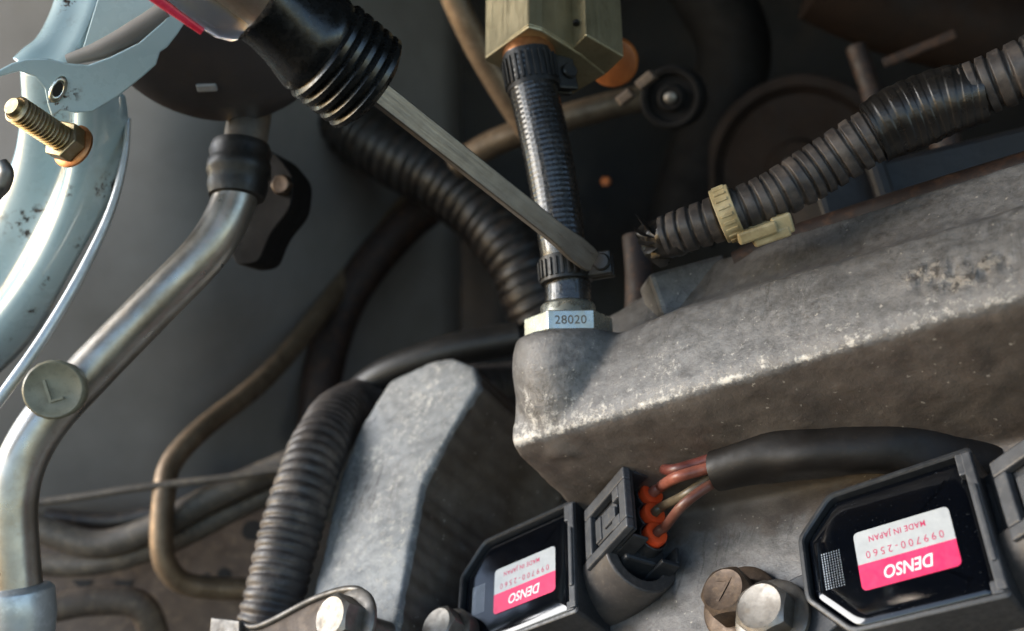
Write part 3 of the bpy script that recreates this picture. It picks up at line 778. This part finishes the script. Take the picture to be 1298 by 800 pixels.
# ------------------------------------------------------------------ right: corrugated conduit on the cover
def right_conduit():
    pts = PP([(842, 300, 268), (880, 288, 265), (925, 272, 262), (985, 246, 260), (1045, 210, 258), (1105, 172, 254), (1165, 143, 250), (1225, 118, 246), (1298, 88, 240), (1370, 58, 236)])
    o = thing('corrugated_conduit', F0(pts[2]), 'brown black corrugated conduit strapped along the back of the valve cover', 'conduit')
    make('conduit_body', tube(pts, [5.6, 5.9, 6.4, 6.7, 6.8, 6.9, 7.0, 7.2, 7.2], 48, 700, rfun=corr(3.3, .15, .86, True)), M['conduit'], o, smooth=60)
    # vinyl tape bandage that shows the ribs through
    tp = PP([(1108, 170, 254), (1135, 156, 252.5), (1165, 143, 251), (1200, 129, 248.5), (1248, 118, 245)])
    def tf(s, L, a):
        e = corr(3.25, .022, .6)(s, L, a)
        return e * (1 + .05 * math.sin(a + .5)) * (1 + .05 * math.sin(a * 2 + s * .13))
    make('tape_wrap', tube(tp, [7.7, 8.3, 8.4, 8.2, 7.4], 36, 150, rfun=tf), M['tape'], o, smooth=60)
    # ragged taped end
    te = PP([(812, 290, 272), (822, 296, 271), (845, 301, 268.5), (868, 293, 266.5)])
    make('taped_end', tube(te, [2.0, 4.4, 5.6, 5.7], 28, 50, rfun=lambda s, L, a: 1 + .16 * math.sin(a * 3 + s * .5) * max(0, 1 - s / 10) + .03 * math.sin(s * 2)), M['tape'], o, smooth=60)
    rnd = random.Random(3)
    for k, (u, v) in enumerate([(806, 272), (805, 290), (813, 312), (824, 326), (842, 338), (812, 300)]):
        b = P(832, 298, 269); e = P(u, v, 269 + k % 3)
        m = (b + e) / 2 + V(0, .6, -.8)
        make('tape_shred', tube(np.array([b, m, e]), [4.2, 4.4, 1.0], 10, 12, flat=.10, flatdir=V(rnd.uniform(-1, 1), 1, .3)), M['tape'], o, smooth=60)
    # cream strap and its foot
    ax = P(955, 259, 261) - P(900, 281, 264)
    f = axisF(P(922, 271, 262), ax, (0, 1, 0))
    s = thing('cable_clip', f, 'aged cream nylon clip strapping the corrugated conduit to the cover edge', 'cable clip')
    make('strap', lathe([(-2.4, 6.4), (-2.4, 7.15), (2.4, 7.15), (2.4, 6.4)], 48), M['cream'], s, smooth=40, bevel=.2, local=True)
    teeth = []
    for k in range(22):
        a = 2 * math.pi * k / 22
        g = Frame((0, 0, 0), (math.cos(a), math.sin(a), 0), (-math.sin(a), math.cos(a), 0), (0, 0, 1))
        teeth.append((g.map(box(7.0, 7.5, -.45, .45, -1.5, 1.5)[0]), box(0, 1, 0, 1, 0, 1)[1]))
    make('tooth_row', join(*teeth), M['cream'], s, smooth=0, bevel=.1, local=True)
    ff = Frame(P(962, 297, 259), nrm((.93, -.32, -.15)), nrm((.32, .9, .2)), np.cross(nrm((.93, -.32, -.15)), nrm((.32, .9, .2))))
    make('foot', on(ff, join(box(-5.5, 4.5, -2.6, .6, -3.5, 3.5), box(-2, 7.5, -.2, 2.6, -2.6, 2.6), box(3.5, 8.6, -3.2, 2.0, -2.4, 2.4))), M['cream'], s, smooth=0, bevel=.6)
right_conduit()

# strip and lug behind the cover
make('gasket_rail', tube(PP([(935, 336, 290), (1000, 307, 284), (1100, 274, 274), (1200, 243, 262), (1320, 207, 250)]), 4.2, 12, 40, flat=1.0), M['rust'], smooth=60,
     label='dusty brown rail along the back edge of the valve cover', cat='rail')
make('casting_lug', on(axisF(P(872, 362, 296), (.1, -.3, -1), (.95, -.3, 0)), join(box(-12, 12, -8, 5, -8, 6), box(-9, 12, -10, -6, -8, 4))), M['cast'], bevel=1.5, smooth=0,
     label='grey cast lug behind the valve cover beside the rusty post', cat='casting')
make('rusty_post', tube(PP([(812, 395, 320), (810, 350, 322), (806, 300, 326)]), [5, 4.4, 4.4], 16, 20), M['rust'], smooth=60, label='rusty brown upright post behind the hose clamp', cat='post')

# ------------------------------------------------------------------ left: painted strut bracket
def bracket():
    o = thing('strut_bracket', F0(P(90, 130, 262)), 'glossy light blue painted bracket with chipped flange and slotted hole', 'bracket')
    # folded upright column swept down and out of frame
    path = [(88, 112, 286), (86, 165, 292), (72, 240, 299), (40, 315, 306), (-8, 385, 312), (-80, 470, 318)]
    c, s = catmull(PP(path), 40)
    prof = [(-20, 7), (-16.5, 2.0), (-13, .4), (-9, 1.6), (-5.5, 5.0), (-2.5, 5.4), (0, 2.6), (2.5, .4), (4.5, -.2), (6.2, 1.4), (7.2, 5.5), (7.6, 11)]
    g = []
    for i in range(40):
        T = nrm(c[min(39, i + 1)] - c[max(0, i - 1)]); x = nrm(np.cross(V(-.25, 0, -1), T)); x = -x if x[0] < 0 else x; y = nrm(np.cross(T, x)); y = y if y[2] > 0 else -y
        wob = 1 + .25 * math.sin(i * .25)
        g.append([c[i] + x * a * 1.12 + y * b * wob for a, b in prof])
    m = make('column', sheet(g), M['teal'], o, smooth=70, sub=1)
    k = m.modifiers.new('solid', 'SOLIDIFY'); k.thickness = .0012
    fr = axisF(P(90, 100, 258), (.28, .30, -.9), (1, 0, 0))
    def pl(lst): return [fr.plane(u, v, 0) for u, v in lst]
    flange = pl([(-30, 108), (0, 97), (25, 90), (45, 97), (57, 112), (61, 132), (66, 147), (78, 139), (95, 143), (118, 141), (150, 122), (180, 98), (198, 82), (203, 66), (212, 60), (226, 42), (240, 20), (252, -10), (225, -10), (208, 26), (176, 54), (140, 72), (112, 82), (84, 80), (60, 74), (35, 74), (15, 80), (0, 88), (-30, 96)])
    make('flange', on(fr, prism(flange, -.8, .8)), M['teal'], o, smooth=0, bevel=.35)
    back = [(118, 74), (104, 66), (118, 20), (128, -12), (232, -12), (206, 24), (170, 48)]
    f2 = axisF(P(160, 40, 268), (.1, .25, -.95), (1, 0, 0))
    make('back_panel', on(f2, prism([f2.plane(u, v, 0) for u, v in back], -.8, .8)), M['teal'], o, smooth=0, bevel=.3)
    c, s = catmull(PP([(100, -20, 275), (88, 20, 272), (66, 60, 266), (38, 88, 262)]), 20)
    g = []
    for i in range(20):
        T = nrm(c[min(19, i + 1)] - c[max(0, i - 1)]); x = nrm(np.cross(V(0, 0, -1), T)); x = x if x[0] > 0 else -x
        g.append([c[i] + x * a + V(0, 0, b) for a, b in [(-8, 5), (-6.5, 1.5), (-3, 0), (0, .8), (3.5, 0), (6, -1), (7, 3)]])
    m = make('upright', sheet(g), M['teal'], o, smooth=70, sub=1); k = m.modifiers.new('solid', 'SOLIDIFY'); k.thickness = .0012
    make('groove_rod', tube(PP([(86, 76, 261), (130, 62, 261), (175, 38, 261), (212, 14, 261)]), [1.4, 2.4, 2.8, 2.8], 14, 30), M['greypanel'], o, smooth=60)
    # pressed slot eyelet
    fe = axisF(fr.map(np.append(fr.plane(74, 113, 0), .9)), fr.A[2], (.45, -.9, 0))
    v, f = lathe([(-.8, 1.0), (.5, 1.0), (.7, 1.25), (.5, 1.65), (-.3, 1.9)], 28)
    v[:, 0] *= 2.0
    make('slot_eyelet', on(fe, (v, f)), M['zinc'], o, smooth=50)
    v, f = lathe([(0, .95), (.15, .95)], 24); v[:, 0] *= 2.0
    make('slot_hole', on(fe, (v + V(0, 0, .45), f)), M['gap'], o)
bracket()
def stud():
    a, b = P(14, 134, 246), P(84, 180, 262)
    ax = nrm(a - b); L = np.linalg.norm(a - b); fr = axisF(b, ax, (0, 1, 0))
    o = thing('threaded_stud', fr, 'yellow zinc threaded stud and nut below the light blue bracket', 'stud')
    prof = [(0, 3.3)]
    z = 2.0
    prof += [(2.0, 3.3)]
    while z < L - 2.2:
        prof += [(z + .1, 2.9), (z + .5, 3.5), (z + .7, 3.5), (z + 1.05, 2.9)]; z += 1.15
    prof += [(L - 1.6, 2.8), (L - 1.2, 2.4), (L, 2.1)]
    make('thread', lathe(prof, 28), M['yellowzinc'], o, smooth=30, local=True)
    make('nut', prism(hexout(5.4, .3), -1.5, 2.2), M['yellowzinc'], o, smooth=0, bevel=.4, local=True)
    make('flange', lathe([(-3.0, 5.8), (-2.2, 6.0), (-1.5, 5.0)], 32), M['copper'], o, smooth=40, local=True)
stud()
make('silver_fastener', tube(PP([(2, 205, 240), (8, 218, 240), (3, 234, 240), (-8, 250, 240)]), [1.3, 1.7, 1.9, 1.5], 14, 24), M['steel'], smooth=60, label='small silver spring fastener at the edge beside the blue bracket', cat='fastener')
make('edge_cable', tube(PP([(162, 150, 300), (158, 200, 298), (140, 268, 294), (104, 345, 288), (60, 420, 282), (10, 492, 276), (-50, 570, 272)]), [.9, 1.2, 1.5, 1.6, 1.6], 12, 60), M['alupale'], smooth=60,
     label='thin pale cable running down beside the light blue bracket', cat='cable')
def disc():
    fr = axisF(P(268, 46, 292), nrm((.05, .50, -.40)), (1, 0, 0))
    o = thing('mount_cap', fr, 'round matte black mount underside between bracket and screwdriver handle', 'mount')
    make('dish', lathe([(-14, 26), (-6, 31.5), (-1, 32), (0, 31.3), (1.5, 24), (2.5, 12), (2.8, 5)], 64), M['darkmetal'], o, smooth=50, local=True)
    a, b = fr.plane(264, 110, 2)
    make('clip', (box(a - 3.4, a + 2.6, b - 1.3, b + 1.3, .5, 3.0)), M['alupale'], o, smooth=0, bevel=.5, local=True)
    make('clip', (box(a + 3.4, a + 6.5, b - 1.0, b + 1.0, .5, 2.0)), M['copper'], o, smooth=0, bevel=.4, local=True)
disc()

# ------------------------------------------------------------------ left: air-conditioning pipe with cap
def ac_pipe():
    pts = PP([(330, 60, 345), (320, 130, 328), (304, 215, 312), (294, 262, 308), (262, 318, 304), (190, 393, 299), (120, 465, 294), (60, 530, 289), (28, 585, 286), (16, 640, 284), (18, 700, 283), (24, 770, 282), (28, 830, 281)])
    o = thing('coolant_pipe', F0(pts[5]), 'bent bare aluminium pipe with service port under the light blue bracket', 'pipe')
    make('pipe_body', tube(pts, 6.6, 36, 160), M['alu'], o, smooth=60)
    cap = P(67, 494, 274); d = P(93, 492, 300) - cap
    fr = axisF(cap, -d, (1, 0, 0))
    make('service_port', on(fr, lathe([(-16, 5.0), (-7, 5.4)], 24)), M['alu'], o)
    make('end_collar', on(axisF(P(24, 768, 282), P(22, 740, 282.5) - P(26, 800, 281.5)), lathe([(-8, 8.8), (-2, 9.6), (4, 9.4), (5.2, 8.2), (5.4, 6.6)], 36)), M['alupale'], o, smooth=45, bevel=.3)
    make('end_nut', on(axisF(P(24, 795, 281.5), P(22, 740, 282.5) - P(26, 800, 281.5)), prism(hexout(9.2, .3), -8, 2.5)), M['alupale'], o, smooth=0, bevel=.5)
    c = thing('service_cap', fr, 'beige plastic service cap embossed with letter L on the bent pipe', 'cap')
    make('cap_body', lathe([(-9.5, 7.0), (-8.5, 7.6), (-1.2, 8.0), (-.4, 7.8), (0, 7.3), (-.1, 6.7), (-.5, 6.2), (-.55, 2)], 48, lambda a, z: 1 + (.012 * math.cos(a * 30) if z < -.8 else 0)), pm('beige_plastic', '#8a8571', '#7a7562', 160, rough=.45, bump=.1, dust='#5a5546', dustamt=.35, dustscale=400), c, smooth=40, local=True)
    v, f = text_shape('L', 9.5, depth=.5, bold=-.1)
    # lettering frame: x right in the picture, y up, leaning like the cap
    X = nrm(V(1, -.32, 0)); zf = fr.A[2]; X = nrm(X - zf * (X @ zf)); Y = np.cross(zf, X)
    lf = Frame(fr.map((0, 0, -.2)), X, Y, zf)
    make('letter_l', on(lf, (v, f)), pm('beige_letter', '#938e7a', '#85806c', 160, rough=.45, bump=.05), c, smooth=0)
    # rubber isolator
    a, b = P(306, 182, 313), P(300, 250, 309)
    fi = axisF(a, b - a, (1, 0, 0)); L = np.linalg.norm(b - a)
    r = thing('pipe_isolator', fi, 'black rubber isolator clamped round the bare aluminium pipe', 'isolator')
    make('sleeve', lathe([(0, 7.4), (.5, 8.6), (3, 9.3), (5.5, 8.8), (6.5, 9.4), (10, 9.6), (11, 8.8), (14, 9.0), (L, 8.2), (L + .4, 6.8)], 36), M['blackrub'], r, smooth=45, local=True)
    fm = axisF(P(342, 262, 340), (-.25, -.1, -.95), (1, 0, 0))
    arm = rounded([fm.plane(u, v, 0) for u, v in [(314, 186), (358, 198), (382, 228), (378, 268), (352, 300), (338, 336), (308, 340), (302, 316), (318, 270)]], 3, 4)
    make('mount_arm', on(fm, prism(arm, -9, 5)), M['deep'], r, smooth=30, bevel=2.2, bseg=3)
    make('mount_screw', on(axisF(fm.map(np.append(fm.plane(360, 236, 5), 5)), fm.A[2], (1, 0, 0)), hex_head(3.4, 0, 3)), M['boltold'], r, smooth=20)
ac_pipe()

make('tan_pipe', tube(PP([(525, 225, 640), (500, 268, 620), (430, 365, 570), (345, 470, 500), (255, 545, 455), (217, 588, 440), (208, 630, 432), (205, 690, 428), (214, 722, 428), (242, 742, 432), (320, 748, 440)]), [6, 6, 5.6, 5.2, 5, 4.8, 4.8, 4.8], 20, 140), M['tan'], smooth=60,
     label='thin tan metal pipe dropping and bending past the cables', cat='pipe')
make('ribbed_hose', tube(PP([(425, 100, 560), (440, 155, 555), (495, 192, 545), (560, 228, 535), (615, 275, 525), (655, 325, 515), (690, 400, 510)]), [15, 17, 17.5, 17.5, 17, 17], 32, 420, rfun=corr(6.2, .10, .6, True)), M['conduitdark'], smooth=60,
     label='thick dark ribbed hose curving behind the screwdriver blade', cat='hose')
make('ribbed_loom', tube(PP([(330, 850, 312), (345, 770, 316), (362, 700, 324), (386, 615, 336), (408, 560, 352), (440, 522, 380), (510, 500, 420), (600, 492, 460), (720, 480, 500)]), [9.6, 9.9, 10.2, 10.4, 10.4, 10.4], 32, 520, rfun=corr(3.6, .06, .6, True)), M['conduit'], smooth=60,
     label='ribbed black wiring loom rising beside the pale cover flange', cat='loom')
make('dark_pipe', tube(PP([(380, 660, 430), (410, 570, 410), (466, 490, 396), (560, 448, 388), (660, 428, 386)]), 6.5, 16, 40), M['blackrub'], smooth=60, label='smooth black hose passing behind the cover boss', cat='hose')

# cables in the lower left
for pts, r, m, lb in [
    ([(20, 640, 430), (90, 632, 430), (180, 618, 430), (300, 604, 432), (420, 585, 436)], 1.6, 'cable', 'thin grey cable crossing topmost behind the tan pipe'),
    ([(40, 668, 440), (120, 690, 440), (190, 672, 440), (270, 630, 442), (360, 590, 446), (430, 560, 450)], 6.0, 'cable', 'thick grey cable sagging just below the topmost thin cable'),
    ([(30, 715, 446), (120, 715, 446), (210, 690, 446), (300, 645, 450), (400, 600, 454)], 5.0, 'cable', 'grey cable sagging lowest of the bundle over the holed bracket'),
    ([(60, 655, 455), (150, 660, 455), (240, 640, 455), (330, 612, 458), (420, 590, 460)], 4.0, 'conduitdark', 'dark cable lying deepest in the bundle behind the tan pipe')]:
    make('engine_cable', tube(PP(pts), r, 14, 60), M[m], smooth=60, label=lb, cat='cable', group='cables bundled behind the tan pipe')

# holed bracket plate under the cables
def holed_plate():
    fr = axisF(P(200, 720, 470), (.05, -.55, -.83), (1, 0, 0))
    o = thing('holed_bracket', fr, 'grimy brown sheet bracket with small holes below the cables', 'bracket')
    out = [fr.plane(u, v, 0) for u, v in [(20, 700), (110, 660), (200, 690), (300, 640), (345, 590), (420, 600), (380, 700), (310, 800), (250, 860), (-20, 860)]]
    make('plate', prism(out, -1.2, 1.2), M['brownmetal'], o, smooth=0, bevel=.5, local=True)
    for u, v, r in [(262, 732, 2.2), (284, 728, 3.2), (320, 672, 5)]:
        a, b = fr.plane(u, v, 1.25)
        make('hole', (lathe([(1.0, r), (1.3, r)], 20)[0] + V(a, b, 0), lathe([(0, 1)] * 2, 20)[1]), M['gap'], o, local=True)
    tri = [fr.plane(u, v, 1.3) for u, v in [(90, 735), (118, 735), (108, 752)]]
    for dx in (0, 18): make('hole', prism([(a + dx, b) for a, b in tri], 1.2, 1.5), M['gap'], o, smooth=0, local=True)
holed_plate()
make('lower_bracket',
     tube(PP([(60, 772, 420), (120, 762, 424), (180, 770, 428), (205, 840, 430)]), 6, 18, 30, flat=.5), M['brownmetal'], smooth=60, label='grimy flattened tube bending below the holed brown bracket', cat='tube')

# front bracket with bolt, lower left of the cover
def tab_bracket():
    fr = axisF(P(420, 780, 276), nrm((-.45, -.55, -.7)), (1, 0, 0))
    o = thing('tab_bracket', fr, 'dark steel bracket with upturned lip over the foot of the ribbed loom', 'bracket')
    out = [fr.plane(u, v, 0) for u, v in [(306, 792), (322, 796), (345, 788), (395, 762), (430, 750), (452, 748), (463, 754), (466, 770), (474, 790), (474, 840), (300, 860)]]
    make('plate', prism(out, -1.3, .6), M['brownmetal'], o, smooth=0, bevel=.5, local=True)
    lip = [np.append(fr.plane(u, v, .8), .8) for u, v in [(306, 790), (322, 795), (345, 787), (395, 761), (430, 749), (452, 747), (464, 754)]]
    make('lip', on(fr, tube(np.array(lip), 1.0, 10, 40)), M['steel'], o, smooth=60)
    make('square_tab', prism([fr.plane(u, v, 3) for u, v in [(267, 782), (304, 786), (304, 840), (262, 840)]], 1.5, 3), M['steel'], o, smooth=0, bevel=.4, local=True)
tab_bracket()
bolt(axisF(P(446, 790, 272), nrm((-.62, -.42, -.66)), (1, 0, 0)), 6.6, M['steel'], 'tilted silver hex bolt through the dark upturned bracket', h=8, washer=1.4, rot=.4)

# ------------------------------------------------------------------ blurred background pieces
def airbox():
    g = []
    for t in np.linspace(0, 1, 24):
        row = []
        for s in np.linspace(0, 1, 24):
            u = -60 + 640 * t; v = -90 + 750 * s
            row.append(P(u, v, 500 + 170 * max(0, t - .45) ** 1.5 * 2.4 + 60 * max(0, s - .6) - 20 * math.sin(3 * t + 2 * s)))
        g.append(row)
    o = make('inner_panel', sheet(g), M['greypanel'], smooth=60, label='smooth grey inner panel behind the bare aluminium pipe', cat='panel')
    k = o.modifiers.new('solid', 'SOLIDIFY'); k.thickness = .003; k.offset = 1
airbox()
for pts, r_, m_, lb in [([(560, 250, 600), (500, 300, 590), (440, 380, 575), (410, 470, 560), (400, 560, 550)], 11, 'rust', 'dim brown hose slanting beside the tan pipe in the cavity')]:
    make('cavity_hose', tube(PP(pts), r_, 20, 40), M[m_], smooth=60, label=lb, cat='hose')
make('feed_pipe', tube(PP([(560, -40, 380), (590, 30, 384), (625, 95, 390), (660, 150, 396), (690, 190, 400)]), 5.0, 18, 50), M['tan'], smooth=60, label='tan metal pipe running down behind the gold block', cat='pipe')
make('cross_pipe', tube(PP([(575, 212, 470), (625, 182, 465), (690, 158, 462), (780, 132, 470), (880, 112, 500)]), 6.0, 18, 40), M['tan'], smooth=60, label='short tan pipe crossing behind the braided breather hose', cat='pipe')
f = axisF(P(777, 80, 330), nrm((-.2, .35, -.9)), (1, 0, 0))
make('orange_cap', on(f, lathe([(-6, 7.6), (-1, 8), (0, 7.5), (.5, 6)], 40)), M['orange'], smooth=45, label='orange round cap half hidden behind the gold block', cat='cap')
f = axisF(P(850, 124, 400), nrm((-.3, .2, -.95)), (1, 0, 0))
o = thing('round_plug', f, 'black round plug with ringed face beside the orange cap', 'plug')
make('plug_body', lathe([(-22, 12), (-4, 12.5), (0, 12), (.6, 11), (.2, 9.4), (-2, 8.6), (-2, 5.6), (.4, 5.0), (.8, 4.2), (.4, 2.6)], 40), M['deep'], o, smooth=40, local=True)
make('centre_pin', lathe([(0, 2.2), (1.4, 2.2), (1.8, 1.4)], 20), M['steel'], o, local=True)
f = axisF(P(806, 112, 372), nrm((-.3, .2, -.9)), (.8, -.6, 0))
make('metal_contact', on(f, join(box(-8, -2, -1.8, 1.8, -6, 2), box(1, 8, -1.8, 1.8, -6, 2))), M['brownmetal'], smooth=0, bevel=.6, label='pair of dull metal contacts between orange cap and round plug', cat='contact')
f = axisF(P(768, 230, 520), nrm((-.3, .1, -.9)), (1, 0, 0))
make('brass_nub', on(f, hex_head(2.4, -3, 2)), M['orange'], smooth=35, label='tiny brass hex nub in the dark behind the braided hose', cat='nut')
f = axisF(P(1010, 215, 520), nrm((-.4, .1, -.9)), (1, 0, 0))
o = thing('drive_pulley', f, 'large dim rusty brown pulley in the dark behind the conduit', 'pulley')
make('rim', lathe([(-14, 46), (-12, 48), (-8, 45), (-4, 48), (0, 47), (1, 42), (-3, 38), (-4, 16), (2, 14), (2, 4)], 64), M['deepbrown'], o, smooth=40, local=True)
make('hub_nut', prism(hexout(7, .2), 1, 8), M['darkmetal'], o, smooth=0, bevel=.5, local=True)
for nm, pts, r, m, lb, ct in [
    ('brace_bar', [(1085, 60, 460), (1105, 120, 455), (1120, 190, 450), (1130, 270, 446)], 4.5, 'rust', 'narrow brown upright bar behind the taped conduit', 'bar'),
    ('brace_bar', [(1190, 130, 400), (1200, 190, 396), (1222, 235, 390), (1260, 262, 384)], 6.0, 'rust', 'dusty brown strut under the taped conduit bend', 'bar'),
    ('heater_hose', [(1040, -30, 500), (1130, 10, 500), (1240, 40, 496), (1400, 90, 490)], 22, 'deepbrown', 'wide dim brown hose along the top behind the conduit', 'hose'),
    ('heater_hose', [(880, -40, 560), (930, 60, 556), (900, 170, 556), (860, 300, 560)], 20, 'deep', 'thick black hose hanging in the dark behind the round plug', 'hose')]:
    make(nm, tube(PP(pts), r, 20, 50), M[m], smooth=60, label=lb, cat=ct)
f = axisF(P(1165, 62, 430), nrm((-.3, .3, -.9)), (.9, -.4, 0))
make('clip_plate', on(f, box(-15, 15, -2, 2, -1, 1.5)), M['rust'], smooth=0, bevel=.8, label='small light brown clip plate high in the dark background', cat='clip')
make('support_block', on(axisF(P(1160, 300, 330), (0, -.2, -1), (1, -.25, 0)), join(box(-30, 55, -30, 25, -20, 10), box(-14, -8, -30, 25, 10, 16))), M['bay'], smooth=0, bevel=2, label='dark grey block in the gap between conduit and cover', cat='block')
